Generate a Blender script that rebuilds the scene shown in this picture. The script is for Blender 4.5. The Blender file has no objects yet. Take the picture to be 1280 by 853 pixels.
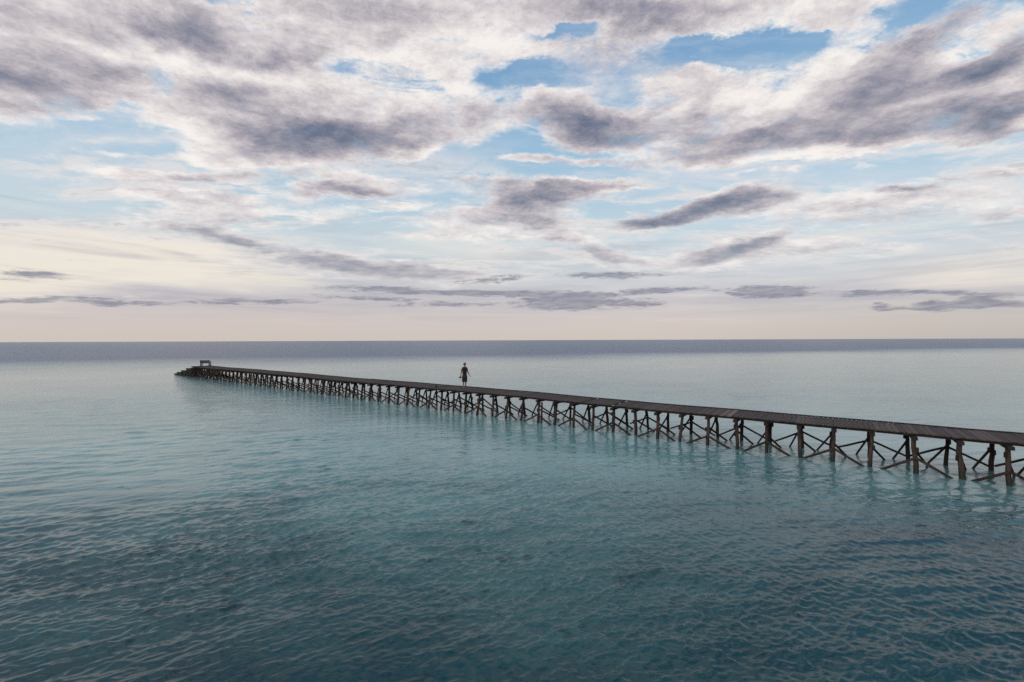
import bpy, bmesh, math, random
import numpy as np
from mathutils import Vector, Matrix

R = math.radians
rnd = random.Random(11)
scene = bpy.context.scene
col = scene.collection

# ------------------------------------------------------------------ constants
F = 569.0                 # focal length in photo pixels (16 mm on a 36 mm sensor)
CAM_H = 4.68              # eye height over the water
DECK = 1.40               # deck height over the water
U = Vector((-0.7875, 0.6163, 0.0))     # along the pier, out to sea
V = Vector((0.6163, 0.7875, 0.0))      # across the pier, away from the viewer
W_ = Vector((0.570, 0.821, 0.0)).normalized()   # the trestles stand a hair askew
WIDTH = 2.0
C_NEAR = 19543.0          # near deck edge: Y = C_NEAR / (px + 87)
P0 = Vector((0.0, 26.88, 0.0))         # near deck edge straight ahead
def s_of_px(px):
    Y = C_NEAR / (px + 87.0)
    return (Y - P0.y) / U.y
SP = 1.142                # trestle spacing
S_FIRST = s_of_px(1262)   # first trestle that shows whole
S_END = s_of_px(239)      # seaward end of the deck

def srgb(r, g, b):
    f = lambda c: (c/255/12.92) if c/255 <= 0.04045 else ((c/255+0.055)/1.055)**2.4
    return (f(r), f(g), f(b), 1.0)

# ------------------------------------------------------------------ node helper
class NT:
    def __init__(self, tree):
        self.t = tree; self.n = tree.nodes; self.l = tree.links
    def new(self, typ, **kw):
        nd = self.n.new(typ)
        for k, v in kw.items(): setattr(nd, k, v)
        return nd
    def put(self, sock, v):
        if hasattr(v, 'is_output') or isinstance(v, bpy.types.NodeSocket): self.l.new(v, sock)
        else: sock.default_value = v
    def math(self, op, a, b=None, c=None, clamp=False):
        nd = self.new('ShaderNodeMath', operation=op, use_clamp=clamp)
        self.put(nd.inputs[0], a)
        if b is not None: self.put(nd.inputs[1], b)
        if c is not None: self.put(nd.inputs[2], c)
        return nd.outputs[0]
    def vmath(self, op, a, b=None, scale=None):
        nd = self.new('ShaderNodeVectorMath', operation=op)
        self.put(nd.inputs[0], a)
        if b is not None: self.put(nd.inputs[1], b)
        if scale is not None: self.put(nd.inputs['Scale'], scale)
        return nd.outputs[0]
    def comb(self, x, y, z=0.0):
        nd = self.new('ShaderNodeCombineXYZ')
        self.put(nd.inputs[0], x); self.put(nd.inputs[1], y); self.put(nd.inputs[2], z)
        return nd.outputs[0]
    def sep(self, v):
        nd = self.new('ShaderNodeSeparateXYZ'); self.put(nd.inputs[0], v)
        return nd.outputs[0], nd.outputs[1], nd.outputs[2]
    def noise(self, v, scale, detail=6, rough=0.55, lac=2.0, dist=0.0, color=False):
        nd = self.new('ShaderNodeTexNoise')
        self.put(nd.inputs['Vector'], v); self.put(nd.inputs['Scale'], scale)
        nd.inputs['Detail'].default_value = detail; nd.inputs['Roughness'].default_value = rough
        nd.inputs['Lacunarity'].default_value = lac; nd.inputs['Distortion'].default_value = dist
        return nd.outputs['Color'] if color else nd.outputs[0]
    def ramp(self, fac, stops, interp='LINEAR'):
        nd = self.new('ShaderNodeValToRGB'); cr = nd.color_ramp; cr.interpolation = interp
        while len(cr.elements) < len(stops): cr.elements.new(0.5)
        for e, (p, c) in zip(cr.elements, stops):
            e.position = p; e.color = c
        self.put(nd.inputs[0], fac)
        return nd.outputs[0]
    def smooth(self, v, lo, hi, a=0.0, b=1.0):
        nd = self.new('ShaderNodeMapRange', interpolation_type='SMOOTHSTEP')
        self.put(nd.inputs[0], v)
        for i, x in enumerate((lo, hi, a, b)): self.put(nd.inputs[1+i], x)
        return nd.outputs[0]
    def mix(self, f, a, b, mode='MIX'):
        nd = self.new('ShaderNodeMix', data_type='RGBA', blend_type=mode)
        self.put(nd.inputs[0], f); self.put(nd.inputs[6], a); self.put(nd.inputs[7], b)
        return nd.outputs[2]
    def mapping(self, v, loc=(0,0,0), rot=(0,0,0), scale=(1,1,1), typ='POINT'):
        nd = self.new('ShaderNodeMapping', vector_type=typ)
        self.put(nd.inputs['Vector'], v)
        nd.inputs['Location'].default_value = loc; nd.inputs['Rotation'].default_value = rot
        nd.inputs['Scale'].default_value = scale
        return nd.outputs[0]

def material(name):
    m = bpy.data.materials.new(name); m.use_nodes = True
    m.node_tree.nodes.clear()
    t = NT(m.node_tree)
    out = t.new('ShaderNodeOutputMaterial')
    bs = t.new('ShaderNodeBsdfPrincipled')
    t.l.new(bs.outputs[0], out.inputs[0])
    return m, t, bs

# ------------------------------------------------------------------ the sky
# cloud banks, in bearings and heights taken off the photograph: (x, y, half width, half height, tilt, cover, thickness)
BANKS = [
 # upper left mass
 (60, 25, 190, 95, 0, 1.0, .25), (20, 90, 200, 75, 4, 1.1, .42), (110, 112, 130, 42, -4, .75, .40),
 (240, 20, 200, 80, 0, 1.0, .20), (235, 40, 90, 38, -3, .4, .62), (360, 68, 70, 26, 0, .3, .55),
 (300, 100, 200, 80, -14, .85, .18), (285, 112, 110, 28, -5, .4, .45), (400, 120, 220, 90, -6, 1.05, .15),
 (450, 162, 190, 42, 2, .7, .72), (400, 178, 150, 36, 0, .7, .48), (250, 150, 120, 50, -25, .75, .10),
 (500, 60, 220, 100, 12, .95, .0), (430, 20, 220, 60, 0, .8, .26), (560, 100, 150, 70, 18, .6, -.02),
 (560, 10, 240, 50, 0, .8, .30), (640, 30, 150, 50, 15, .5, -.05), (600, 145, 120, 40, 5, .38, .12),
 (280, 185, 90, 26, -4, .5, -.05), (360, 195, 120, 24, 0, .55, .12),
 (175, 68, 60, 28, -10, .3, -.3),
 # top middle
 (770, 12, 150, 40, -2, .9, .55), (840, 28, 130, 34, 8, .8, .45), (735, 58, 110, 26, -6, .48, .35),
 (800, 88, 120, 36, 4, .45, .35), (700, 75, 70, 26, -4, .45, .25), (650, 62, 60, 16, 10, .4, .0), (860, 100, 90, 24, 8, .5, .1), (640, 118, 90, 14, 6, .35, -.1),
 (960, 12, 150, 36, 4, .8, .08), (900, 38, 120, 20, -6, .32, -.1), (1060, 30, 110, 60, 40, .6, -.05),
 (700, 150, 160, 46, 6, .32, .22), (690, 100, 60, 40, -10, .35, .0),
 # right mass
 (1160, 38, 120, 30, 33, .9, .78), (1250, 30, 110, 60, 30, .7, .22), (1240, 88, 130, 34, 22, .8, .80), (1085, 45, 90, 24, 38, .2, -.30), (1215, 62, 80, 16, 28, .2, -.35), (1170, 125, 110, 14, 10, .2, -.30),
 (1090, 105, 120, 34, 14, .85, .62), (1180, 100, 160, 70, 8, .9, .30),
 (960, 105, 150, 52, 8, .78, -.05), (880, 122, 140, 46, 14, .58, .15), (1030, 130, 150, 50, 0, .9, .02),
 (740, 150, 90, 32, -12, .75, .70), (745, 178, 80, 22, 0, .6, .55), (850, 165, 160, 36, 2, .85, .50),
 (960, 165, 190, 40, 4, .9, .62), (1130, 155, 190, 50, 4, .95, .42), (1240, 158, 110, 40, 2, .9, .75),
 (860, 197, 150, 22, 5, .75, .45), (1010, 188, 110, 22, 6, .7, .05), (1110, 178, 180, 22, 4, .6, .28),
 # middle height streaks
 (260, 217, 150, 13, 1, .95, .30), (440, 226, 130, 20, 2, .95, .22), (460, 238, 90, 10, -4, .7, .55),
 (230, 245, 140, 30, -6, .62, .05), (300, 262, 110, 16, -10, .6, .12), (215, 282, 80, 12, -4, .80, .62), (290, 297, 60, 12, -10, .66, .75),
 (415, 270, 60, 12, -2, .7, .22), (560, 283, 100, 18, 3, .75, .20), (650, 236, 140, 20, -3, .75, .22),
 (660, 256, 85, 26, 4, .95, .85), (760, 234, 90, 8, 2, .7, .45), (580, 218, 80, 14, -8, .55, .25),
 (690, 283, 140, 16, 2, .6, .18), (850, 268, 110, 18, 10, .9, .55), (915, 252, 100, 20, 16, .95, .60), (820, 282, 60, 10, 0, .6, .55),
 (1100, 248, 210, 26, 3, .95, .20), (1150, 275, 110, 13, 2, .85, .35), (1010, 280, 80, 12, 2, .6, .2), (1130, 233, 40, 6, 0, .7, .7),
 (890, 322, 170, 22, 5, .95, .42), (930, 308, 70, 14, 12, .7, .45), (1080, 312, 110, 16, 2, .65, .25), (750, 322, 60, 10, -10, .7, .45),
 (1260, 272, 60, 14, 2, .7, .3), (1270, 215, 60, 10, 0, .6, .5), (1260, 315, 60, 18, 0, .55, .25),
 (1070, 208, 30, 8, 0, .5, .1), (65, 178, 60, 12, 0, .4, -.1), (140, 184, 30, 8, 0, .4, -.1),
 # blue breaks
 (655, 100, 110, 36, 18, -1.1, 0), (690, 44, 75, 14, 8, -.9, 0), (955, 58, 140, 30, 2, -1.15, 0), (780, 84, 110, 34, 0, -.35, 0),
 (152, 44, 40, 16, 0, -.5, 0), (186, 92, 40, 26, -40, -.6, 0), (510, 62, 60, 12, 0, -.4, 0), (620, 185, 110, 30, 0, -.4, 0), (1075, 14, 60, 14, 10, -.5, 0),
 (560, 215, 200, 20, 0, -.2, 0), (100, 165, 140, 26, 0, -.5, 0), (330, 205, 200, 8, 0, -.4, 0), (640, 168, 60, 22, 0, -.4, 0),
 # sunlit bits in the thick of it
 (225, 66, 70, 22, -12, .2, -.38), (90, 48, 80, 14, -22, .1, -.32), (335, 92, 140, 14, -12, .1, -.28), (500, 132, 140, 16, 5, .1, -.25), (440, 82, 160, 24, 10, .1, -.25), (230, 158, 90, 18, -10, .2, -.34), (20, 45, 60, 14, -15, .1, -.28), (330, 20, 90, 14, 0, .1, -.25),
 (1000, 196, 130, 10, 5, .2, -.34), (770, 142, 70, 8, -6, .1, -.25), (930, 150, 120, 12, 6, .1, -.30), (820, 178, 90, 8, 3, .1, -.22), (560, 182, 120, 12, 2, .1, -.2), (860, 22, 80, 10, 0, .1, -.3),
 # small scattered curds
 (150, 205, 80, 14, -20, .6, .0), (190, 232, 90, 12, -4, .6, .1), (350, 240, 120, 10, 0, .6, .2), (520, 255, 60, 10, 0, .5, .1), (400, 255, 120, 10, 0, .5, .1), (250, 272, 120, 12, -4, .6, .2),
 (620, 300, 110, 10, 0, .5, .2), (720, 300, 80, 14, -20, .6, .3), (580, 268, 70, 10, 4, .5, .1), (1000, 265, 90, 12, 6, .5, .2), (960, 300, 60, 10, 20, .5, .3), (1190, 250, 110, 14, 2, .6, .2),
 (660, 195, 90, 14, -8, .7, .1), (730, 205, 90, 10, -4, .6, .3), (940, 215, 70, 6, 0, .5, .1), (1180, 222, 40, 5, 0, .45, .1), (440, 330, 160, 14, -6, .5, .4), (520, 312, 60, 8, 0, .4, .3),
 # hazy grey bank above the horizon on the left
 (430, 336, 220, 26, -4, .42, .26), (330, 318, 120, 20, -10, .36, .32), (560, 345, 150, 16, -2, .55, .40),
 (120, 365, 240, 20, 0, .35, .35),
]
# thin dark bars low over the horizon
BARS = [
 (35, 342, 80, 11, -2, .8), (60, 373, 130, 6, 1, 1.0), (170, 378, 80, 5, 0, .8), (320, 376, 100, 6, 0, 1.0),
 (500, 363, 120, 6, -2, 1.0), (600, 366, 80, 5, 0, .8), (470, 373, 90, 5, -3, .8), (560, 381, 80, 5, 1, .8), (620, 350, 60, 7, 6, .8),
 (690, 379, 55, 13, 0, 1.1), (735, 377, 50, 15, 0, 1.1), (800, 380, 40, 10, 0, .8), (760, 345, 75, 6, 0, 1.0), (660, 368, 90, 6, 0, .9), (820, 364, 80, 6, 3, .9),
 (955, 364, 70, 8, 0, 1.0), (965, 370, 60, 6, 0, .8), (1100, 368, 90, 7, 1, 1.0), (1230, 370, 80, 6, -1, .9),
 (1180, 384, 60, 11, 4, 1.0), (1105, 385, 25, 8, 0, .8), (1250, 382, 70, 9, 0, .9),
]
# warm, thin, sunlit veil low on the left and a touch on the right
VEIL = [(40, 310, 330, 48, -4, 1.0), (250, 330, 260, 40, -8, .9), (20, 350, 300, 50, 0, .8), (560, 300, 200, 40, 0, .3), (640, 320, 150, 22, 0, .35), (1220, 340, 240, 36, 3, .6), (330, 300, 120, 20, 0, .5)]

def ang(px, py):
    sx, sy = (px-640)/F, (425.5-py)/F
    return math.atan(sx), math.atan(sy/math.sqrt(1+sx*sx))

def build_world():
    w = bpy.data.worlds.new('World'); scene.world = w; w.use_nodes = True
    w.node_tree.nodes.clear()
    t = NT(w.node_tree)
    out = t.new('ShaderNodeOutputWorld'); bg = t.new('ShaderNodeBackground')
    t.l.new(bg.outputs[0], out.inputs[0])
    tc = t.new('ShaderNodeTexCoord').outputs['Generated']
    x, y, z = t.sep(tc)
    zc = t.math('MAXIMUM', z, 0.0)
    az = t.math('ARCTAN2', x, y)
    el = t.math('ARCSINE', zc)
    P = t.comb(az, el)
    den = t.math('ADD', zc, 0.10)
    Q = t.comb(t.math('DIVIDE', x, den), t.math('DIVIDE', y, den))
    # ragged edges: bend the bearings with noise, more so high up
    amp = t.math('MULTIPLY_ADD', el, 0.42, 0.014)
    wn = t.noise(Q, 1.6, 7, .66, color=True)
    wv = t.vmath('SUBTRACT', wn, (0.5, 0.5, 0.5))
    wv = t.vmath('MULTIPLY', wv, (1.3, 0.62, 0.0))
    wv = t.vmath('SCALE', wv, scale=amp)
    PW = t.vmath('ADD', P, wv)

    def field(vec, blobs, idxs):
        acc = [None]*len(idxs)
        for b in blobs:
            cx, cy, rx, ry, rot = b[:5]
            b = list(b)
            if idxs == (5, 6) and cy > 200 and b[5] > 0:      # the smaller clouds are loose and broken
                rx *= 1.2; ry *= 1.2; b[5] *= .74
            a0, e0 = ang(cx, cy)
            c_, s_ = math.cos(R(rot)), math.sin(R(rot))
            a1, e1 = ang(cx+c_*rx*.3, cy-s_*rx*.3); a2, e2 = ang(cx-c_*rx*.3, cy+s_*rx*.3)
            tilt = math.atan2(e1-e2, a1-a2); sx = math.hypot(a1-a2, e1-e2)/.6
            a1, e1 = ang(cx-s_*ry*.3, cy-c_*ry*.3); a2, e2 = ang(cx+s_*ry*.3, cy+c_*ry*.3)
            sy = abs(-math.sin(tilt)*(a1-a2) + math.cos(tilt)*(e1-e2))/.6
            mv = t.mapping(vec, (a0, e0, 0), (0, 0, tilt), (sx, sy, 1), 'TEXTURE')
            g = t.new('ShaderNodeTexGradient', gradient_type='SPHERICAL')
            t.put(g.inputs[0], mv)
            f = g.outputs[1]
            for i, ix in enumerate(idxs):
                if b[ix] == 0: continue
                acc[i] = t.math('MULTIPLY', f, b[ix]*1.25) if acc[i] is None else t.math('MULTIPLY_ADD', f, b[ix]*1.25, acc[i])
        return acc
    D, K = field(PW, [b for b in BANKS if b[5] >= 0], (5, 6))
    HOLE, = field(PW, [b for b in BANKS if b[5] < 0], (5,))
    D = t.math('SMOOTH_MIN', D, .78, .35)
    D = t.math('MULTIPLY_ADD', HOLE, .56, D)
    # sky over and behind the viewer: broken cloud, kept pale for extra light below
    front = t.math('MULTIPLY', t.smooth(el, .62, .85), 1.0)
    behind = t.smooth(t.math('ABSOLUTE', az), .95, 1.35)
    away = t.math('MAXIMUM', front, behind)
    big = t.noise(Q, .9, 3, .5)
    D = t.math('ADD', D, t.math('MULTIPLY', away, t.smooth(big, .35, .62, .15, 1.0)))
    K = t.math('ADD', K, t.math('MULTIPLY', away, t.smooth(big, .45, .70, .0, .25)))

    def planar(vx, vy, vz):
        d_ = t.math('ADD', vz, 0.10)
        return t.mapping(t.comb(t.math('DIVIDE', vx, d_), t.math('DIVIDE', vy, d_)), rot=(0, 0, R(-20)), scale=(1, 1.25, 1))
    def heap(q, a_):
        """height of the cloud deck: broad billows, rags, and small curds about equally fine wherever one looks"""
        m1 = t.noise(q, 1.8, 8, .62, dist=.25)
        m2 = t.noise(q, 6.0, 6, .72, dist=.3)
        rg = t.new('ShaderNodeTexNoise', noise_type='RIDGED_MULTIFRACTAL', normalize=True)
        t.put(rg.inputs['Vector'], a_); rg.inputs['Scale'].default_value = 9.0; rg.inputs['Detail'].default_value = 5.0
        rg.inputs['Roughness'].default_value = .75; rg.inputs['Distortion'].default_value = .6
        m3 = t.math('SUBTRACT', .45, rg.outputs[0])
        m4 = t.noise(a_, 36.0, 5, .80, dist=.5)
        h = t.math('MULTIPLY_ADD', m1, 1.45, -.725)
        h = t.math('ADD', h, t.math('MULTIPLY_ADD', m2, .70, -.35))
        h = t.math('ADD', h, t.math('MULTIPLY_ADD', m4, .60, -.30))
        return t.math('MULTIPLY_ADD', m3, .40, h), m3
    QS = planar(x, y, zc)
    QA = t.mapping(t.comb(az, t.math('MULTIPLY', el, 1.9)), rot=(0, 0, R(-6)))
    nn, cur = heap(QS, QA)
    # ragged breaks drawn out along the wind, where the blue shows through thinly
    rb = t.noise(t.mapping(QS, scale=(.7, 1.7, 1)), 2.6, 6, .62, dist=.5)
    D = t.math('MULTIPLY_ADD', t.math('MULTIPLY', t.smooth(rb, .52, .70), t.smooth(K, .75, .25)), -.52, D)
    gate = t.smooth(D, .0, .45)
    den_d = t.math('MULTIPLY_ADD', nn, gate, D)
    op = t.smooth(den_d, .20, .88)
    # relief: the same heap looked up a little higher in the sky and nearer the light
    elp = t.math('ADD', zc, t.math('MULTIPLY_ADD', zc, .060, .004))
    QS2 = planar(t.math('ADD', x, -.014), y, elp)
    QA2 = t.mapping(t.comb(t.math('ADD', az, -.010), t.math('MULTIPLY_ADD', el, 1.9, .030)), rot=(0, 0, R(-6)))
    nb, _c = heap(QS2, QA2)
    relief = t.math('SUBTRACT', nb, nn)          # more cloud above = darker
    n3 = t.noise(QS, 1.9, 7, .62, dist=.2)
    n4 = t.noise(QS, 7.5, 6, .72, dist=.3)
    shade = t.math('MULTIPLY', K, .74)
    shade = t.math('ADD', shade, t.math('MULTIPLY', relief, .95))
    shade = t.math('ADD', shade, t.math('MULTIPLY_ADD', n3, .90, -.45))
    shade = t.math('ADD', shade, t.math('MULTIPLY_ADD', n4, .40, -.20))
    shade = t.math('ADD', shade, t.smooth(den_d, .25, 1.45, -.14, .30))
    shade = t.math('MULTIPLY_ADD', shade, .80, .07)
    ccol = t.ramp(shade, [(0.0, srgb(252, 246, 240)), (.16, srgb(236, 229, 227)), (.38, srgb(207, 199, 202)),
                          (.60, srgb(168, 162, 172)), (.80, srgb(132, 135, 151)), (1.0, srgb(98, 107, 131))], 'B_SPLINE')
    # the clear sky: the sky model, under a hazy gradient
    sky = t.new('ShaderNodeTexSky', sky_type='NISHITA', sun_disc=False)
    sky.sun_elevation = SUN_EL; sky.sun_rotation = SUN_ROT; sky.altitude = 0; sky.dust_density = 1.5
    haze = t.ramp(el, [(0, srgb(219, 208, 200)), (.03, srgb(217, 205, 202)), (.085, srgb(207, 198, 203)), (.14, srgb(212, 215, 218)),
                       (.21, srgb(208, 223, 229)), (.30, srgb(184, 212, 229)), (.40, srgb(160, 199, 226)), (.52, srgb(130, 174, 212)),
                       (.68, srgb(110, 157, 203)), (1.0, srgb(80, 125, 180))])
    haze = t.mix(t.math('MULTIPLY', t.smooth(az, .25, .95, 0, .45), t.smooth(el, .12, .02)), haze, srgb(176, 170, 170))
    nsk = t.vmath('SCALE', sky.outputs[0], scale=.11)
    base = t.mix(.82, nsk, haze)
    vl, = field(PW, VEIL, (5,))
    vn = t.noise(t.mapping(Q, scale=(.6, 1.0, 1)), 1.6, 8, .6)
    vl = t.math('MULTIPLY', t.smooth(t.math('ADD', vl, t.math('MULTIPLY_ADD', vn, .5, -.25)), .1, .9), .85)
    base = t.mix(vl, base, srgb(243, 234, 219))
    hs = t.noise(t.comb(t.math('MULTIPLY', az, 2.6), t.math('MULTIPLY', el, 42.0)), 1.0, 8, .62, dist=.5)
    hm = t.math('MULTIPLY', t.smooth(el, .015, .07), t.smooth(el, .30, .14))
    base = t.mix(t.math('MULTIPLY', t.smooth(hs, .46, .70, 0, .62), hm), base, srgb(176, 176, 186))
    base = t.mix(t.math('MULTIPLY', t.smooth(hs, .46, .30, 0, .45), hm), base, srgb(240, 230, 219))
    # thin high veils drawn out along the wind
    cq = t.mapping(Q, rot=(0, 0, R(-32)), scale=(.55, 2.0, 1))
    ci = t.noise(t.vmath('ADD', cq, t.vmath('SCALE', wn, scale=.5)), 1.9, 9, .62, dist=.6)
    cim = t.math('MULTIPLY', t.smooth(ci, .42, .76, 0.0, .66), t.smooth(el, .12, .38))
    base = t.mix(cim, base, srgb(228, 226, 230))
    # many small drawn-out shreds at middle height
    sq = t.mapping(t.vmath('ADD', Q, t.vmath('SCALE', wn, scale=.35)), rot=(0, 0, R(6)), scale=(.55, 1.25, 1))
    sn = t.noise(sq, 2.6, 8, .66, dist=.4)
    sm_ = t.math('MULTIPLY', t.smooth(el, .10, .17), t.smooth(el, .44, .30))
    so_ = t.math('MULTIPLY', t.smooth(sn, .46, .64, 0, .9), sm_)
    base = t.mix(so_, base, t.mix(t.smooth(sn, .58, .74), srgb(232, 227, 225), srgb(168, 167, 178)))
    # low clouds take the colour of the air before them
    lowf = t.smooth(el, .02, .34, .62, 0.0)
    ccol = t.mix(t.math('MULTIPLY', lowf, .55), ccol, haze)
    soft = t.math('MULTIPLY', op, t.smooth(el, .06, .20, .72, .97))
    c = t.mix(soft, base, ccol)
    br, = field(t.vmath('ADD', P, t.vmath('MULTIPLY', wv, (1.0, .45, 0))), [(b[0], b[1], b[2]*1.2, b[3]*1.05, b[4], b[5]) for b in BARS], (5,))
    QB = t.comb(t.math('MULTIPLY', az, 24.0), t.math('MULTIPLY', el, 130.0))
    bn = t.noise(QB, 1.0, 10, .72, dist=.5)
    bd = t.smooth(t.math('ADD', t.math('MULTIPLY', br, .85), t.math('MULTIPLY', t.math('MULTIPLY_ADD', bn, 2.2, -1.1), t.smooth(br, 0.0, .45))), .18, .78)
    bcol = t.mix(t.smooth(bn, .35, .65), srgb(160, 160, 170), srgb(122, 127, 146))
    c = t.mix(t.math('MULTIPLY', bd, .80), c, bcol)
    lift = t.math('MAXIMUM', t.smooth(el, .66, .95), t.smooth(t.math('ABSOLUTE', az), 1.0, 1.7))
    c = t.vmath('SCALE', c, scale=t.math('MULTIPLY_ADD', lift, 3.5, 10.0))      # unseen sky overhead and behind, boosted to brighten the water
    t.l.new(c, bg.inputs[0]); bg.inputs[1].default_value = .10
    w.cycles.sampling_method = 'MANUAL'; w.cycles.sample_map_resolution = 512

SUN_AZ = -118.0     # bearing of the sun from straight ahead, clockwise: low, behind the left shoulder
SUN_ELD = 24.0
SUN_EL = R(SUN_ELD); SUN_ROT = R(SUN_AZ)
build_world()
sl = bpy.data.lights.new('sun', 'SUN'); sl.energy = 1.1; sl.angle = R(14); sl.color = (1.0, .88, .74)
so = bpy.data.objects.new('sun', sl); col.objects.link(so)
sd = Vector((math.sin(R(SUN_AZ))*math.cos(SUN_EL), math.cos(R(SUN_AZ))*math.cos(SUN_EL), math.sin(SUN_EL)))
so.rotation_euler = sd.to_track_quat('Z', 'Y').to_euler()

# ------------------------------------------------------------------ materials
def wood(name, c0, c1, c2, rough=.85, along='X', wet=True):
    m, t, bs = material(name)
    tc = t.new('ShaderNodeTexCoord').outputs['Object']
    geo = t.new('ShaderNodeNewGeometry')
    att = t.new('ShaderNodeVertexColor', layer_name='tone')
    sc = {'X': (.6, 14, 14), 'Z': (14, 14, .6)}[along]
    g = t.noise(t.mapping(tc, scale=sc), 1.6, 8, .6, dist=.4)
    b = t.noise(tc, .9, 5, .6)
    c = t.ramp(g, [(.25, c0), (.5, c1), (.78, c2)])
    c = t.mix(t.smooth(b, .45, .75, 0, .45), c, c0)
    c = t.mix(1.0, c, att.outputs[0], 'MULTIPLY')
    rg = rough
    if wet:      # the tide leaves the feet of the timber dark, wet and a little green
        px, py, pz = t.sep(geo.outputs['Position'])
        wl = t.math('ADD', pz, t.math('MULTIPLY_ADD', b, .3, -.15))
        wf = t.smooth(wl, .12, .40, 1.0, 0.0)
        c = t.mix(t.math('MULTIPLY', wf, .85), c, (.010, .011, .009, 1))
        rg = t.math('MULTIPLY_ADD', wf, -.15, rough)
    bp = t.new('ShaderNodeBump'); bp.inputs['Strength'].default_value = .6; bp.inputs['Distance'].default_value = .01
    t.put(bp.inputs['Height'], g)
    t.put(bs.inputs['Base Color'], c); t.put(bs.inputs['Roughness'], rg); t.l.new(bp.outputs[0], bs.inputs['Normal'])
    bs.inputs['Specular IOR Level'].default_value = .3
    return m
M_PILE = wood('weathered_pile_wood', (.009, .006, .005, 1), (.026, .0165, .0135, 1), (.058, .037, .029, 1), along='Z')
M_BEAM = wood('weathered_beam_wood', (.008, .006, .0055, 1), (.022, .016, .014, 1), (.046, .033, .028, 1))
M_DECK = wood('weathered_deck_wood', (.023, .017, .0165, 1), (.034, .026, .0245, 1), (.052, .041, .040, 1), wet=False)
M_STEP = wood('mossy_step_wood', (.010, .011, .008, 1), (.026, .026, .018, 1), (.055, .048, .036, 1))

def plain(name, c, rough=.8, spec=.3, var=.25, scale=30, metal=0):
    m, t, bs = material(name)
    tc = t.new('ShaderNodeTexCoord').outputs['Object']
    n = t.noise(tc, scale, 5, .6)
    lo = tuple(k*(1-var) for k in c[:3])+(1,); hi = tuple(min(1, k*(1+var)) for k in c[:3])+(1,)
    t.put(bs.inputs['Base Color'], t.ramp(n, [(.3, lo), (.7, hi)]))
    bs.inputs['Roughness'].default_value = rough; bs.inputs['Specular IOR Level'].default_value = spec
    bs.inputs['Metallic'].default_value = metal
    return m
M_SKIN = plain('skin', (.19, .090, .060, 1), .55, .4, .12)
M_HAIR = plain('dark_hair', (.016, .010, .008, 1), .6)
M_TOP = plain('black_cotton', (.012, .011, .013, 1), .9)
M_SHORTS = plain('charcoal_cotton', (.022, .022, .024, 1), .9)
M_CAM = plain('black_camera_body', (.012, .012, .013, 1), .45, .5)
M_GLASS = plain('lens_glass', (.01, .01, .014, 1), .05, .8)
M_STRAP = plain('pale_strap', (.22, .22, .22, 1), .8)
M_EYE = plain('eye', (.02, .015, .012, 1), .2, .5)
M_BENCH = plain('bench_dark_frame', (.012, .013, .017, 1), .6)
M_SLAT = plain('bench_slate_slats', (.055, .068, .085, 1), .7, .3, .4, 8)

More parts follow.
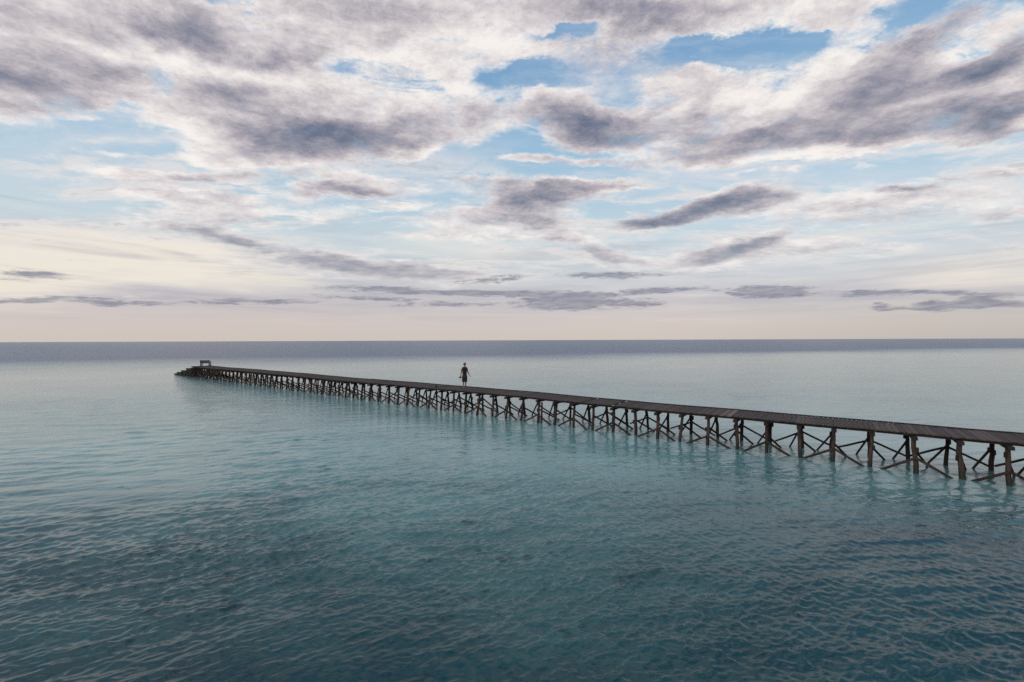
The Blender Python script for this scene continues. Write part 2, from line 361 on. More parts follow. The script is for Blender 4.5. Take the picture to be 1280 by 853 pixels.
# ------------------------------------------------------------------ mesh helpers
class MB:
    """collects boxes, bars and rounded poles, then links them as one mesh object"""
    def __init__(self): self.v = []; self.f = []; self.c = []
    def box_axes(self, o, ax, ay, az, tone=1.0, j=0.0):
        """hexahedron centred at o with half axes ax, ay, az"""
        n = len(self.v)
        for k in ((-1,-1,-1),(1,-1,-1),(1,1,-1),(-1,1,-1),(-1,-1,1),(1,-1,1),(1,1,1),(-1,1,1)):
            p = o + ax*k[0] + ay*k[1] + az*k[2]
            if j: p = p + Vector((rnd.uniform(-j, j), rnd.uniform(-j, j), rnd.uniform(-j, j)))
            self.v.append(p)
        for q in ((0,3,2,1),(4,5,6,7),(0,1,5,4),(1,2,6,5),(2,3,7,6),(3,0,4,7)):
            self.f.append(tuple(n+i for i in q)); self.c.append(tone)
    def bar(self, a, b, w, h, up=Vector((0,0,1)), tone=1.0, j=0.0, seg=1, sag=0.0):
        """squared timber from a to b, w wide and h deep"""
        d = (b-a).normalized(); s = d.cross(up)
        if s.length < 1e-4: s = d.cross(Vector((1,0,0)))
        s.normalize(); u = s.cross(d).normalized()
        n = len(self.v)
        for i in range(seg+1):
            q = i/seg; p = a.lerp(b, q)
            off = u*(sag*4*q*(1-q)) + (s*rnd.uniform(-j, j) + u*rnd.uniform(-j, j))
            k = 1 - .06*q
            for cs, cu in ((-1,-1),(1,-1),(1,1),(-1,1)):
                self.v.append(p + off + s*(cs*w/2*k) + u*(cu*h/2*k))
        for i in range(seg):
            m = n + i*4
            for e in range(4):
                self.f.append((m+e, m+(e+1)%4, m+4+(e+1)%4, m+4+e)); self.c.append(tone)
        self.f.append((n+3, n+2, n+1, n)); self.c.append(tone)
        m = n + seg*4; self.f.append((m, m+1, m+2, m+3)); self.c.append(tone)
    def pole(self, pts, radii, sides=10, tone=1.0, knots=.0):
        """rounded pole through pts"""
        n = len(self.v); L = len(pts)
        for i, (p, r) in enumerate(zip(pts, radii)):
            d = (pts[min(i+1, L-1)] - pts[max(i-1, 0)]).normalized()
            s = d.cross(Vector((0.3, 1, 0.1))).normalized(); u = s.cross(d)
            for k in range(sides):
                a = 2*math.pi*k/sides
                rr = r*(1 + rnd.uniform(-knots, knots))
                self.v.append(p + s*math.cos(a)*rr + u*math.sin(a)*rr)
        for i in range(L-1):
            for k in range(sides):
                a, b = n+i*sides+k, n+i*sides+(k+1)%sides
                self.f.append((a, b, b+sides, a+sides)); self.c.append(tone)
        self.f.append(tuple(n+k for k in range(sides))[::-1]); self.c.append(tone)
        self.f.append(tuple(n+(L-1)*sides+k for k in range(sides))); self.c.append(tone)
    def build(self, name, mat, parent=None, smooth=False, origin=None, bevel=0.0):
        me = bpy.data.meshes.new(name)
        o0 = origin if origin is not None else Vector((0,0,0))
        me.from_pydata([tuple(p-o0) for p in self.v], [], self.f)
        ca = me.color_attributes.new('tone', 'FLOAT_COLOR', 'CORNER')
        buf = []
        for f, c in zip(self.f, self.c):
            if not isinstance(c, tuple): c = (c, c, c)
            buf += [c[0], c[1], c[2], 1.0]*len(f)
        ca.data.foreach_set('color', buf)
        me.materials.append(mat)
        if smooth: me.polygons.foreach_set('use_smooth', [True]*len(me.polygons))
        bm = bmesh.new(); bm.from_mesh(me); bmesh.ops.recalc_face_normals(bm, faces=bm.faces); bm.to_mesh(me); bm.free()
        o = bpy.data.objects.new(name, me); col.objects.link(o)
        o.location = o0
        if parent is not None:
            o.parent = parent
            o.matrix_parent_inverse = parent_inv(parent)
        if bevel:
            b = o.modifiers.new('bevel', 'BEVEL'); b.width = bevel; b.segments = 1
        return o

def world_m(o):
    m = Matrix.LocRotScale(o.location, o.rotation_euler, o.scale)
    return world_m(o.parent) @ o.matrix_parent_inverse @ m if o.parent else m
def parent_inv(p): return world_m(p).inverted()

def tag(o, label=None, cat=None, group=None, kind=None):
    for k, v in (('label', label), ('category', cat), ('group', group), ('kind', kind)):
        if v: o[k] = v
    return o
def empty(name, loc, rz=0.0, parent=None):
    o = bpy.data.objects.new(name, None); o.empty_display_size = .3
    o.location = loc; o.rotation_euler = (0, 0, rz); col.objects.link(o)
    if parent is not None:
        o.parent = parent; o.matrix_parent_inverse = parent_inv(parent)
    return o

# ------------------------------------------------------------------ the water
def build_water():
    rs = np.random.RandomState(5)
    # rings close together near the viewer, far apart out at sea
    dy = np.concatenate([np.linspace(900, 470, 60, endpoint=False), np.linspace(470, 60, 860, endpoint=False), np.linspace(60, 6, 120, endpoint=False)])
    rad = F*CAM_H/dy
    rad = np.concatenate([rad, np.geomspace(rad[-1]*1.1, 60000, 40)])
    na = 1700
    th = np.linspace(R(-64), R(64), na)
    th = np.concatenate([np.linspace(R(-180), R(-66), 24), th, np.linspace(R(66), R(180), 24)])
    rr, tt = np.meshgrid(rad, th, indexing='ij')
    X = rr*np.sin(tt); Y = rr*np.cos(tt)
    dr = np.gradient(rad)[:, None]*np.ones_like(tt)
    step = np.maximum(dr, rr*(R(128)/na))
    step = np.where(np.abs(tt) > R(63.9), 5.0, step)
    Z = np.zeros_like(X); DX = np.zeros_like(X); DY = np.zeros_like(X)
    # gusts: patches where the ripples run higher or lower
    g = np.zeros_like(X)
    for i in range(14):
        L = rs.uniform(5, 28); a = rs.uniform(0, 2*np.pi)
        g += np.sin((X*np.cos(a)*.6+Y*np.sin(a))*2*np.pi/L + rs.uniform(0, 6.28))
    gust = np.clip(1 + g/np.sqrt(7)*.38, .3, 1.8)
    # calmer in the lee of the pier and beyond it
    lee = np.clip(((X*V.x + Y*V.y) - 7.0)/10.0, 0, 1); lee = 1 - .60*lee*lee*(3-2*lee)
    gust = gust*lee
    lam = np.geomspace(.085, 2.4, 120)
    for L in lam:
        L = L*rs.uniform(.93, 1.07)
        spread = .60 if L < .6 else .38
        a = R(-76) + rs.normal(0, spread)              # travelling towards the viewer
        s = (.034 if L < .12 else .040)*(1.0 if L < .26 else (.26/L)**.62)*rs.uniform(.7, 1.3)
        k = 2*np.pi/L; amp = s/k
        fade = np.clip((L/step-2.5)/2.5, 0, 1)
        ph = (X*np.cos(a)+Y*np.sin(a))*k + rs.uniform(0, 6.28)
        A = amp*fade*(gust if L < 1.5 else lee)
        Z += A*np.sin(ph)
        q = .9
        DX += q*A*np.cos(ph)*np.cos(a); DY += q*A*np.cos(ph)*np.sin(a)
    # sharpen the crests a little
    co = np.stack([X+DX, Y+DY, Z], -1).reshape(-1, 3)
    nr, nt = X.shape
    i = np.arange(nr-1)[:, None]*nt + np.arange(nt-1)[None, :]
    quads = np.stack([i, i+nt, i+nt+1, i+1], -1).reshape(-1, 4)
    me = bpy.data.meshes.new('water')
    me.vertices.add(len(co)); me.vertices.foreach_set('co', co.astype(np.float32).ravel())
    me.loops.add(quads.size); me.loops.foreach_set('vertex_index', quads.astype(np.int32).ravel())
    me.polygons.add(len(quads)); me.polygons.foreach_set('loop_start', np.arange(0, quads.size, 4, dtype=np.int32))
    me.polygons.foreach_set('use_smooth', np.ones(len(quads), dtype=bool))
    me.update(calc_edges=True)
    m, t, bs = material('sea_water')
    geo = t.new('ShaderNodeNewGeometry')
    pos = geo.outputs['Position']
    px, py, pz = t.sep(pos)
    # the reef edge: beyond it the sea is deep, dark and rougher
    edge_n = t.noise(t.mapping(pos, scale=(.012, .012, 1)), 1.0, 4, .6)
    line = t.math('MULTIPLY_ADD', px, -.34, py)          # 93 m on the left .. 180 m on the right
    line = t.math('ADD', line, t.math('MULTIPLY_ADD', edge_n, 60.0, -30.0))
    deep = t.smooth(line, 82.0, 160.0)
    # seabed showing faintly through: sand, weed and coral in patches
    bed = t.noise(t.mapping(pos, scale=(.10, .16, 1)), 1.0, 5, .6, dist=.5)
    bed2 = t.noise(t.mapping(pos, scale=(1.1, 1.6, 1)), 1.0, 4, .6, dist=.3)
    near_c = t.ramp(bed, [(.28, (.001, .020, .031, 1)), (.5, (.004, .036, .046, 1)), (.72, (.014, .072, .080, 1))])
    sand_c = t.ramp(bed, [(.25, (.064, .150, .168, 1)), (.5, (.098, .210, .226, 1)), (.75, (.140, .268, .272, 1))])
    # dark bed below the viewer; sand by the pier painted paler for missing sky reflection
    side = t.math('MAXIMUM', t.math('ADD', px, -3.0), 0.0)
    shelf = t.math('ADD', t.math('MULTIPLY_ADD', side, -.14, py), t.math('MULTIPLY_ADD', bed, 10.0, -5.0))
    shallow = t.mix(t.smooth(shelf, 5.0, 20.0), near_c, sand_c)
    coral = t.math('MULTIPLY', t.smooth(bed2, .60, .68), .55)
    shallow = t.mix(coral, shallow, (.006, .020, .026, 1))
    bc = t.mix(deep, shallow, (.016, .050, .115, 1))
    t.put(bs.inputs['Base Color'], bc)
    bs.inputs['IOR'].default_value = 1.333
    t.put(bs.inputs['Specular IOR Level'], t.math('MULTIPLY_ADD', deep, -.05, .54))
    # ripples finer than the mesh, and the ripples of the far water
    cd = t.vmath('LENGTH', pos)
    ln = t.new('ShaderNodeVectorMath', operation='LENGTH'); t.put(ln.inputs[0], pos); dist = ln.outputs['Value']
    r1 = t.noise(t.mapping(pos, rot=(0, 0, R(12)), scale=(1.6, 4.2, 1)), 1.7, 5, .6, dist=.3)
    r2 = t.noise(t.mapping(pos, rot=(0, 0, R(-18)), scale=(.5, 1.5, 1)), 1.0, 6, .62, dist=.3)
    far = t.smooth(dist, 10.0, 50.0)
    t.put(bs.inputs['Roughness'], t.math('MULTIPLY_ADD', deep, .22, t.math('MULTIPLY_ADD', far, .06, .02)))
    h = t.math('MULTIPLY_ADD', r1, t.math('MULTIPLY_ADD', far, .016, .008), t.math('MULTIPLY', r2, t.math('MULTIPLY', far, .075)))
    h = t.math('MULTIPLY', h, t.math('MULTIPLY_ADD', deep, 2.6, 1.0))
    bp = t.new('ShaderNodeBump'); bp.inputs['Strength'].default_value = 1.0; bp.inputs['Distance'].default_value = 1.0
    t.put(bp.inputs['Height'], h); t.l.new(bp.outputs[0], bs.inputs['Normal'])
    me.materials.append(m)
    o = bpy.data.objects.new('water', me); col.objects.link(o)
    tag(o, kind='structure', label='calm blue green sea with fine ripples and a darker band of deep water', cat='sea')
build_water()

# ------------------------------------------------------------------ the pier
N_RIGHT = 7                                        # trestles that run on towards the shore, outside the frame
S_LIST = [S_FIRST + SP*(i-N_RIGHT) for i in range(200) if S_FIRST + SP*(i-N_RIGHT) < S_END - .3]
def wob(s, k, a): return a*(math.sin(s*.21+k) + .6*math.sin(s*.47+2.1*k) + .4*math.sin(s*1.13+k*3.3))
def deck_z(s):
    mid = s_of_px(520)
    return DECK + wob(s, .7, .019) + .02*math.exp(-((s-mid)/9.0)**2)
def pt(s, c, z):
    """s along the pier, c across it from the near edge, z up"""
    lat = wob(s, 1.9, .02)
    return P0 + U*s + W_*(c+lat) + Vector((0, 0, z))

pier = empty('wooden_pier', pt(S_LIST[0], WIDTH/2, 0))
tag(pier, 'long weathered brown timber pier on braced trestles running out across the calm sea', 'pier')

def deck():
    mb = MB(); s = S_LIST[0]-.4
    patch = [(s_of_px(p), l) for p, l in ((1172, 1.6), (888, .9), (820, .8), (905, .5), (700, .5), (1010, .4), (520, .7))]
    while s < S_END:
        w = rnd.uniform(.13, .19)
        z = deck_z(s) + rnd.uniform(-.007, .007)
        a = pt(s+w/2, -.05+rnd.uniform(-.05, .04), z-.02); b = pt(s+w/2, WIDTH+.05+rnd.uniform(-.05, .05), z-.02+rnd.uniform(-.006, .006))
        tone = rnd.uniform(.95, 1.05)
        for ps, l in patch:
            if abs(s-ps) < l and rnd.random() < .5: tone *= rnd.uniform(1.2, 1.9)
        t3 = (tone*rnd.uniform(.95, 1.05), tone, tone*rnd.uniform(.95, 1.08))
        if not (rnd.random() < .006):
            mb.bar(a, b, w-.008, .036, tone=t3, j=.003, seg=2)
        s += w
    return mb.build('deck', M_DECK, pier)
deck()
def run(c, dz, w, h, tone=1.0, jit=.012):
    mb = MB(); s = S_LIST[0]-.5
    while s < S_END-.05:
        e = min(s + rnd.uniform(3.2, 4.2), S_END)
        pts = 4
        for i in range(pts):
            s0, s1 = s+(e-s)*i/pts, s+(e-s)*(i+1)/pts
            o = rnd.uniform(-jit, jit) if i == 0 else o
            mb.bar(pt(s0, c+o, deck_z(s0)+dz), pt(s1-.004, c+o, deck_z(s1)+dz), w, h, tone=tone*rnd.uniform(.85, 1.15))
        s = e + .01
    return mb
for c in (.10, WIDTH/2, WIDTH-.10):
    run(c, -.085, .09, .09).build('stringer', M_BEAM, pier)
run(WIDTH+.0, .018, .09, .034, .7).build('kerb_rail', M_BEAM, pier)

def make_brace(a, b, name, parent, w=.11, h=.05, up=None, mb=None):
    m = mb or MB()
    m.bar(a, b, w, h, up=up or V, tone=rnd.uniform(.7, 1.3), seg=3, j=.006)
    if mb is None: m.build(name, M_PILE, parent)

def trestle(i, s):
    px_near = i < 50
    fine = i - N_RIGHT < 25
    base = pt(s, WIDTH/2, 0)
    zt = deck_z(s) - .13
    root = empty('trestle', base, 0, pier) if px_near else None
    whole = None if px_near else MB()
    cap = whole or MB()
    nb, fb = rnd.uniform(.12, .22), rnd.uniform(.05, .16)
    cap.bar(pt(s, -nb, zt-.055), pt(s+rnd.uniform(-.03, .03), WIDTH+fb, zt-.055+rnd.uniform(-.02, .02)), .15, .11, tone=rnd.uniform(.7, 1.2), seg=3, j=.008)
    if px_near: cap.build('crossbeam', M_BEAM, root)
    splay = rnd.uniform(.10, .20), rnd.uniform(.08, .20)
    lean = rnd.uniform(-.09, .09), rnd.uniform(-.09, .09)
    rad = rnd.uniform(.063, .078), rnd.uniform(.060, .074)
    inset = .17
    def at(side, z):
        """a point on the axis of the near (0) or far (1) pile"""
        q = (zt-.12 - z)/(zt-.12)
        c = inset - splay[0]*q if side == 0 else WIDTH - inset + splay[1]*q
        return pt(s + lean[side]*q, c, z)
    for side in (0, 1):
        mb = whole or MB()
        zs = [zt-.115, zt-.45, .62, .30, 0, -.5, -1.6]
        pts = [at(side, z) + Vector((rnd.uniform(-.014, .014), rnd.uniform(-.014, .014), 0)) for z in zs]
        r = rad[side]
        mb.pole(pts, [r*k for k in (.92, .95, 1.0, 1.02, 1.05, 1.06, 1.06)], tone=rnd.uniform(.7, 1.9) if side == 0 else rnd.uniform(.6, 1.1), knots=.09)
        # a short block pinned to the pile where the braces meet it
        for _ in range(rnd.choice((1, 1, 2))):
            zb = rnd.uniform(.62, .95)
            d = (V if side else -V)*(.6) + U*rnd.choice((-1, 1))*.8
            p = at(side, zb) + d.normalized()*(r+.015)
            mb.bar(p - Vector((0, 0, .09)), p + Vector((0, 0, .09)), .06, .07, up=d, tone=.8)
        if px_near: mb.build('pile', M_PILE, root, smooth=False)
    if px_near and i - N_RIGHT > 15 and rnd.random() < .12:      # a later pile driven in beside a tired one
        mb = MB(); sd_ = rnd.choice((-1, 1)); q0 = rnd.uniform(-.12, .12)
        mb.pole([at(0, zt-.12) + U*(.17*sd_), at(0, .5) + U*(.19*sd_+q0*.5), at(0, 0) + U*(.2*sd_+q0), at(0, -1.6) + U*(.2*sd_+q0*2)], [.05, .052, .055, .055], tone=rnd.uniform(.7, 1.6), knots=.09)
        mb.build('pile', M_PILE, root)
    bm_ = whole if whole else (None if fine else MB())
    j = lambda a: rnd.uniform(-a, a)
    # steep struts: near pile to the far row's line half a bay shorewards, far pile along its own row seawards
    q = at(1, -.25)
    mk = lambda a, b, w=.10, h=.055, up=None: make_brace(a, b, 'brace', root, w, h, up, bm_)
    mk(at(0, .74+j(.06)) + V*.075, q - U*(SP*.55+j(.06)) , .070, .05)
    mk(at(1, .86+j(.08)) - V*.07, at(1, -.20) + U*(SP*.52+j(.06)) - V*.05, .070, .05)
    if (i - N_RIGHT) % 2 == 0:      # long low braces on the near row, reaching to both neighbours' feet
        z0 = .47+j(.06)
        mk(at(0, z0) - V*.085 - U*.02, at(0, -.12+j(.05)) - V*.06 - U*(SP*.95), .085, .045)
        mk(at(0, z0-.02) - V*.09 + U*.02, at(0, -.12+j(.05)) - V*.06 + U*(SP*.95), .085, .045)
    else:                            # the same on the far row
        z0 = .66+j(.06)
        if i - N_RIGHT < 14 or rnd.random() < .6: mk(at(1, z0) + V*.08, at(1, .12+j(.08)) + V*.06 - U*(SP*.97), .075, .045)
        if i - N_RIGHT < 14 or rnd.random() < .6: mk(at(1, z0-.02) + V*.085, at(1, .12+j(.08)) + V*.06 + U*(SP*.9), .075, .045)
    if whole: 
        # the seaward trestles carry extra bracing
        if S_END - s < 9:
            mk(at(0, .95), at(1, .05)); mk(at(1, .95), at(0, .05)); mk(at(0, 1.05)-V*.1, at(0, .2)-V*.1+U*SP*.9)
        whole.build('trestle', M_PILE, pier, origin=base)
    elif not fine:
        bm_.build('bracing', M_PILE, root)
for i, s in enumerate(S_LIST): trestle(i, s)

# the stepped landing at the seaward end
def landing():
    tops = [(s_of_px(239)+.02, s_of_px(232.5), 1.08), (s_of_px(232.5)+.02, s_of_px(226), .72), (s_of_px(226)+.02, s_of_px(220.5), .42), (s_of_px(220.5)+.02, s_of_px(217.5), .17)]
    for (a, b, z) in tops:
        mb = MB()
        n = max(3, int((b-a)/.22)); w = (b-a)/n
        for k in range(n):
            s = a + w*(k+.5)
            mb.bar(pt(s, -.05+rnd.uniform(-.08, .08), z-.03), pt(s, WIDTH+.05+rnd.uniform(-.08, .08), z-.03), w-.02, .06, tone=rnd.uniform(.7, 1.3), j=.008, seg=2)
        for c in (.05, WIDTH-.05):
            mb.bar(pt(a, c, z-.15), pt(b, c, z-.15), .09, .16, tone=.8)
        for c in (.12, WIDTH*.5, WIDTH-.12):
            for s in (a+.15, (a+b)/2, b-.15):
                mb.pole([pt(s, c, z-.1), pt(s, c+rnd.uniform(-.1, .1), -.8)], [.08, .09], 8, tone=.8)
        mb.bar(pt(b-.05, .0, z-.16), pt(b-.05, WIDTH, z-.16), .1, .24, tone=.7)
        if z > .3:
            mb.bar(pt(a, .1, z-.2), pt(b, .1, .0), .09, .06, up=V); mb.bar(pt(b, .1, z-.2), pt(a, .1, .0), .09, .06, up=V)
        mb.build('landing_step', M_STEP, pier)
landing()
# a short stub of a mooring post standing out of the deck's near edge
mb = MB(); sc_ = s_of_px(538)
mb.pole([pt(sc_, .55, deck_z(sc_)), pt(sc_, .55, deck_z(sc_)+.10), pt(sc_, .55, deck_z(sc_)+.13)], [.07, .075, .05], 10)
mb.build('mooring_stub', M_BEAM, pier)

# ------------------------------------------------------------------ the bench at the seaward end
def bench():
    def seen(s):
        q = pt(s, WIDTH*.80, 0); return 640 + F*q.x/q.y
    s = s_of_px(253.2)
    while seen(s) > 253.8 and s < S_END-.3: s += .02
    b0 = pt(s, WIDTH*.80, deck_z(s)+.004)
    root = empty('bench', b0)
    tag(root, 'small dark bench with slatted slate grey back at the seaward end of the pier', 'bench')
    X_ = Vector((.97, .24, 0)).normalized(); Y_ = Vector((-X_.y, X_.x, 0)); Z_ = Vector((0, 0, 1))
    P = lambda x, y, z: b0 + X_*x + Y_*y + Z_*z
    hw = .50
    for sx in (-1, 1):
        m = MB()
        m.bar(P(sx*hw, .22, 0), P(sx*hw, .24, .46), .09, .09, up=X_); m.build('leg', M_BENCH, root)
        m = MB()
        m.bar(P(sx*hw, -.22, 0), P(sx*hw, -.29, .76), .10, .10, up=X_); m.build('leg', M_BENCH, root)
        m = MB()
        m.bar(P(sx*hw, .28, .60), P(sx*hw, -.27, .62), .07, .04); m.bar(P(sx*hw, .22, .46), P(sx*hw, .22, .585), .06, .06, up=X_)
        m.build('armrest', M_BENCH, root)
    m = MB()
    for k in range(4): y = .20-.13*k; m.bar(P(-hw-.04, y, .44), P(hw+.04, y, .44), .11, .035)
    m.build('seat', M_SLAT, root)
    m = MB()
    for k in range(5): z = .37+.085*k; m.bar(P(-hw+.05, -.262-.008*k, z), P(hw-.05, -.262-.008*k, z), .03, .085)
    m.build('backrest', M_SLAT, root)
bench()

# ------------------------------------------------------------------ the person
def skin(name, verts, edges, radii, mat, parent, root=0, sub=2, flat=None):
    me = bpy.data.meshes.new(name); me.from_pydata(verts, edges, [])
    o = bpy.data.objects.new(name, me); col.objects.link(o)
    sk = o.modifiers.new('skin', 'SKIN'); sk.use_smooth_shade = True
    for i, sv in enumerate(me.skin_vertices[0].data):
        r = radii[i]; sv.radius = r if isinstance(r, tuple) else (r, r); sv.use_root = (i == root)
    ss = o.modifiers.new('sub', 'SUBSURF'); ss.levels = sub; ss.render_levels = sub
    dg = bpy.context.evaluated_depsgraph_get()
    me2 = bpy.data.meshes.new_from_object(o.evaluated_get(dg)); me2.name = name
    o.modifiers.clear(); o.data = me2
    me2.materials.clear(); me2.materials.append(mat)
    me2.polygons.foreach_set('use_smooth', [True]*len(me2.polygons))
    o.parent = parent
    return o

def person():
    s = None
    # 580.6 px along the frame, a little past the middle of the deck
    k = -.1044; c = 1.16
    Yp = (P0.y*V.y + c)/(k*V.x + V.y)
    pos = Vector((k*Yp, Yp, 0)); s = (pos-P0).dot(U)
    z = deck_z(s) + .012
    root = empty('person', (pos.x, pos.y, z), R(12))      # local -Y faces the viewer, +X is the picture's right
    tag(root, 'barefoot person in a black sleeveless top and dark knee length shorts walking along the pier', 'person')
    v = []; e = []; r = []
    def add(p, rad, prev=None):
        v.append(p); r.append(rad)
        if prev is not None: e.append((prev, len(v)-1))
        return len(v)-1
    pel = add((0, 0, .90), (.135, .10))
    ab = add((0, -.005, 1.06), (.125, .092), pel)
    ch = add((0, .0, 1.25), (.150, .105), ab)
    ut = add((0, .012, 1.37), (.105, .085), ch)
    nk = add((.004, .006, 1.46), .052, ut)
    jw = add((.010, -.006, 1.53), (.062, .066), nk)
    hd = add((.014, -.006, 1.605), (.074, .086), jw)
    tp = add((.014, .002, 1.675), (.055, .062), hd)
    ns = add((.040, -.098, 1.585), .014, hd)
    # arms: the picture's left arm hangs with the camera, the right one swings out
    def hand(wrist, w, d, side):
        """palm, four fingers of their own lengths and a thumb, a little curled"""
        d = Vector(d).normalized(); sidev = Vector((0, -1, 0)); n = d.cross(sidev).normalized()*side
        palm = Vector(w) + d*.085
        p = add(tuple(palm), (.030, .020), wrist)
        for q, (o, ln) in enumerate(((.026, .072), (.009, .082), (-.009, .076), (-.025, .058))):
            k1 = palm + sidev*o + d*.012; a = add(tuple(k1), .0095, p)
            m1 = k1 + d*(ln*.5) + n*.006; b = add(tuple(m1), .0088, a)
            m2 = m1 + d*(ln*.34) + n*.020; cc = add(tuple(m2), .008, b)
            add(tuple(m2 + d*(ln*.14) + n*.022), .007, cc)
        tb = Vector(w) + d*.035 + sidev*.030; a = add(tuple(tb), .0115, wrist)
        b = add(tuple(tb + d*.040 + sidev*.016 + n*.008), .010, a)
        add(tuple(tb + d*.070 + sidev*.012 + n*.022), .0085, b)
    shl = add((-.165, .010, 1.355), .064, ut); ell = add((-.215, .02, 1.09), .050, shl); wrl = add((-.262, -.03, .875), .034, ell)
    hand(wrl, (-.262, -.03, .875), (-.10, -.12, -1), 1)
    shr = add((.165, .010, 1.355), .064, ut); elr = add((.215, .035, 1.09), .050, shr); wrr = add((.320, -.02, .885), .034, elr)
    hand(wrr, (.320, -.02, .885), (.45, -.12, -1), -1)
    for sx, fy, kn in ((-1, -.05, -.03), (1, .06, .02)):
        hp = add((sx*.088, 0, .83), .090, pel)
        ky = add((sx*.082, kn-.012, .47), .058, hp)
        cf = add((sx*.080, kn*.7+fy*.3+.018, .34), .054, ky)
        an = add((sx*.076, fy+.01, .085), .036, cf)
        hl = add((sx*.076, fy+.01, .036), .036, an)
        add((sx*.082, fy-.085, .030), (.040, .026), hl)
        # toes
        pf = len(v)-1
        for t_ in range(5):
            add((sx*(.060+.012*t_), fy-.145+.009*t_, .014), .011, pf)
    body = skin('body', v, e, r, M_SKIN, root)
    # hair: a close cap on the head, open at the face
    bm = bmesh.new(); bmesh.ops.create_uvsphere(bm, u_segments=24, v_segments=16, radius=1)
    bmesh.ops.scale(bm, vec=(.086, .104, .108), verts=bm.verts)
    drop = [q for q in bm.verts if (q.co.y < -.030 and q.co.z < .042) or q.co.z < -.060]
    bmesh.ops.delete(bm, geom=drop, context='VERTS')
    me = bpy.data.meshes.new('hair'); bm.to_mesh(me); bm.free(); me.materials.append(M_HAIR)
    h = bpy.data.objects.new('hair', me); col.objects.link(h); h.parent = root; h.location = (.014, .010, 1.605); h.rotation_euler = (0, 0, R(20))
    sm = h.modifiers.new('thick', 'SOLIDIFY'); sm.thickness = .012; sm.offset = 1
    for sx in (-1, 1):
        bm = bmesh.new(); bmesh.ops.create_uvsphere(bm, u_segments=10, v_segments=8, radius=.012)
        me = bpy.data.meshes.new('eye'); bm.to_mesh(me); bm.free(); me.materials.append(M_EYE)
        o = bpy.data.objects.new('eye', me); col.objects.link(o); o.parent = root; o.location = (.030+sx*.030, -.082+.010*sx, 1.605)
    bm = bmesh.new(); bmesh.ops.create_uvsphere(bm, u_segments=10, v_segments=8, radius=1); bmesh.ops.scale(bm, vec=(.022, .008, .006), verts=bm.verts)
    me = bpy.data.meshes.new('mouth'); bm.to_mesh(me); bm.free(); me.materials.append(plain('lips', (.22, .08, .07, 1), .5))
    o = bpy.data.objects.new('mouth', me); col.objects.link(o); o.parent = root; o.location = (.026, -.078, 1.535); o.rotation_euler = (0, 0, R(14))
    for sx in (-1, 1):
        bm = bmesh.new(); bmesh.ops.create_uvsphere(bm, u_segments=10, v_segments=8, radius=1); bmesh.ops.scale(bm, vec=(.010, .020, .030), verts=bm.verts)
        me = bpy.data.meshes.new('ear'); bm.to_mesh(me); bm.free(); me.materials.append(M_SKIN)
        o = bpy.data.objects.new('ear', me); col.objects.link(o); o.parent = root; o.location = (.014+sx*.088, .004+.02*sx, 1.59)
    # top: over the torso, with short shoulder stubs
    tv = [(0, 0, .80), (0, -.005, 1.06), (0, 0, 1.25), (0, .012, 1.375), (-.130, .010, 1.365), (.130, .010, 1.365), (.002, .010, 1.415)]
    te = [(0, 1), (1, 2), (2, 3), (3, 4), (3, 5), (3, 6)]
    skin('sleeveless_top', tv, te, [(.178, .140), (.156, .122), (.172, .125), (.122, .102), .070, .070, (.075, .070)], M_TOP, root, 0)
    # shorts: two wide legs to the knee
    sv = [(0, 0, 1.02), (0, 0, .82), (-.088, -.004, .70), (-.080, -.024, .38), (.088, .006, .70), (.080, .012, .38)]
    se = [(0, 1), (1, 2), (2, 3), (1, 4), (4, 5)]
    skin('shorts', sv, se, [(.150, .118), (.165, .125), (.118, .118), (.108, .104), (.118, .118), (.108, .104)], M_SHORTS, root, 0)
    # the camera in the hand on the picture's left
    M = Matrix.Translation((pos.x, pos.y, z)) @ Matrix.Rotation(R(12), 4, 'Z')
    cp = M @ Vector((-.300, -.055, .735))
    cam = empty('camera', cp, R(12)+R(20))
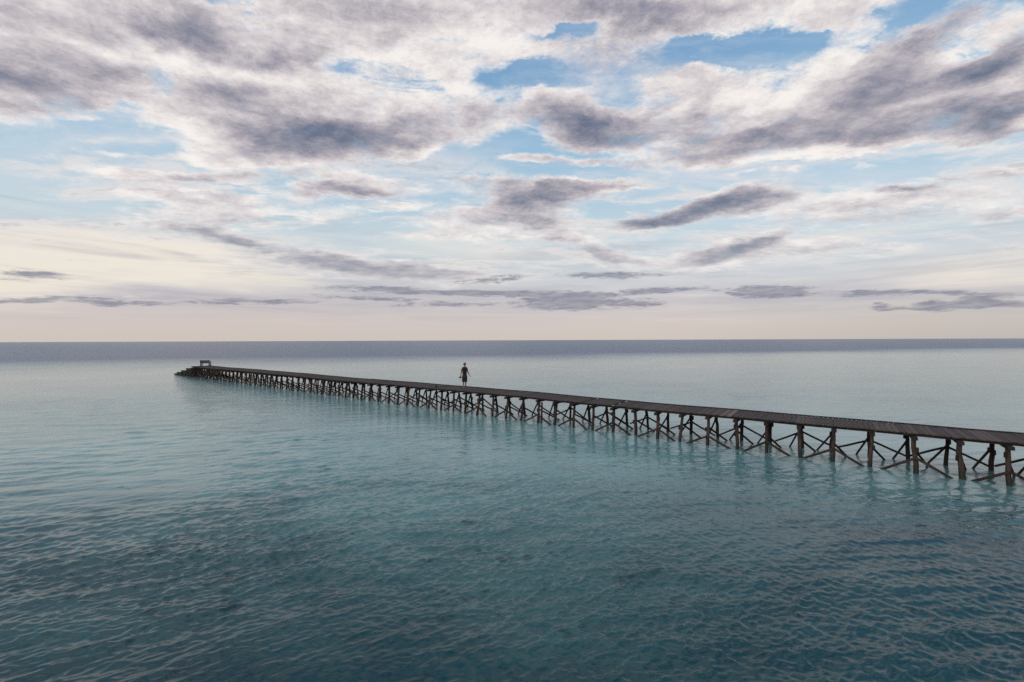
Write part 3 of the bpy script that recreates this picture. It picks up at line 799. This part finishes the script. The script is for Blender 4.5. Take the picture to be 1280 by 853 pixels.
    tag(cam, 'black camera with a pale hanging strap held in the hand of the walking person', 'camera')
    G = Matrix.Translation(cp) @ Matrix.Rotation(R(32), 4, 'Z')
    L = lambda x, y, z_: G @ Vector((x, y, z_))
    ax = lambda q: (G.to_3x3() @ Vector(q))
    m = MB()
    m.box_axes(L(0, 0, 0), ax((.072, 0, 0)), ax((0, .030, 0)), ax((0, 0, .047)))
    m.box_axes(L(0, .002, .058), ax((.030, 0, 0)), ax((0, .028, 0)), ax((0, 0, .0125)))
    m.box_axes(L(.062, -.040, -.004), ax((.014, 0, 0)), ax((0, .0115, 0)), ax((0, 0, .040)))
    m.build('camera_body', M_CAM, cam, bevel=.004)
    m = MB()
    m.pole([L(-.01, -.0305, -.004), L(-.01, -.075, -.004), L(-.01, -.076, -.004), L(-.01, -.125, -.004)], [.033, .033, .036, .036], 20)
    m.build('lens', M_CAM, cam, smooth=False)
    m = MB(); m.pole([L(-.01, -.1252, -.004), L(-.01, -.127, -.004)], [.029, .027], 20); m.build('lens_glass', M_GLASS, cam)
    m = MB()
    n = 14
    loop = [L(-.080 + .160*i/n, .010, .015 - .235*math.sin(math.pi*i/n)) for i in range(n+1)]
    for i in range(n): m.bar(loop[i], loop[i+1], .022, .004, up=ax((0, 0, 1)) if 0 < i < n-1 else ax((1, 0, 0)))
    m.build('strap', M_STRAP, cam)
person()

# ------------------------------------------------------------------ camera and view
cd = bpy.data.cameras.new('view'); cd.lens = 16.0; cd.sensor_width = 36.0; cd.clip_start = .1; cd.clip_end = 200000
co = bpy.data.objects.new('view', cd); col.objects.link(co)
co.location = (0, 0, CAM_H)
co.rotation_euler = (R(89.90), R(0.212), 0)
co.rotation_mode = 'XYZ'
scene.camera = co
scene.render.engine = 'CYCLES'
scene.cycles.use_denoising = False      # the grain that is left is finer than the ripples a denoiser would smear
scene.cycles.max_bounces = 6
scene.view_settings.view_transform = 'Standard'; scene.view_settings.look = 'None'
scene.view_settings.exposure = 0.0; scene.view_settings.gamma = 1.0; scene.view_settings.use_curve_mapping = False
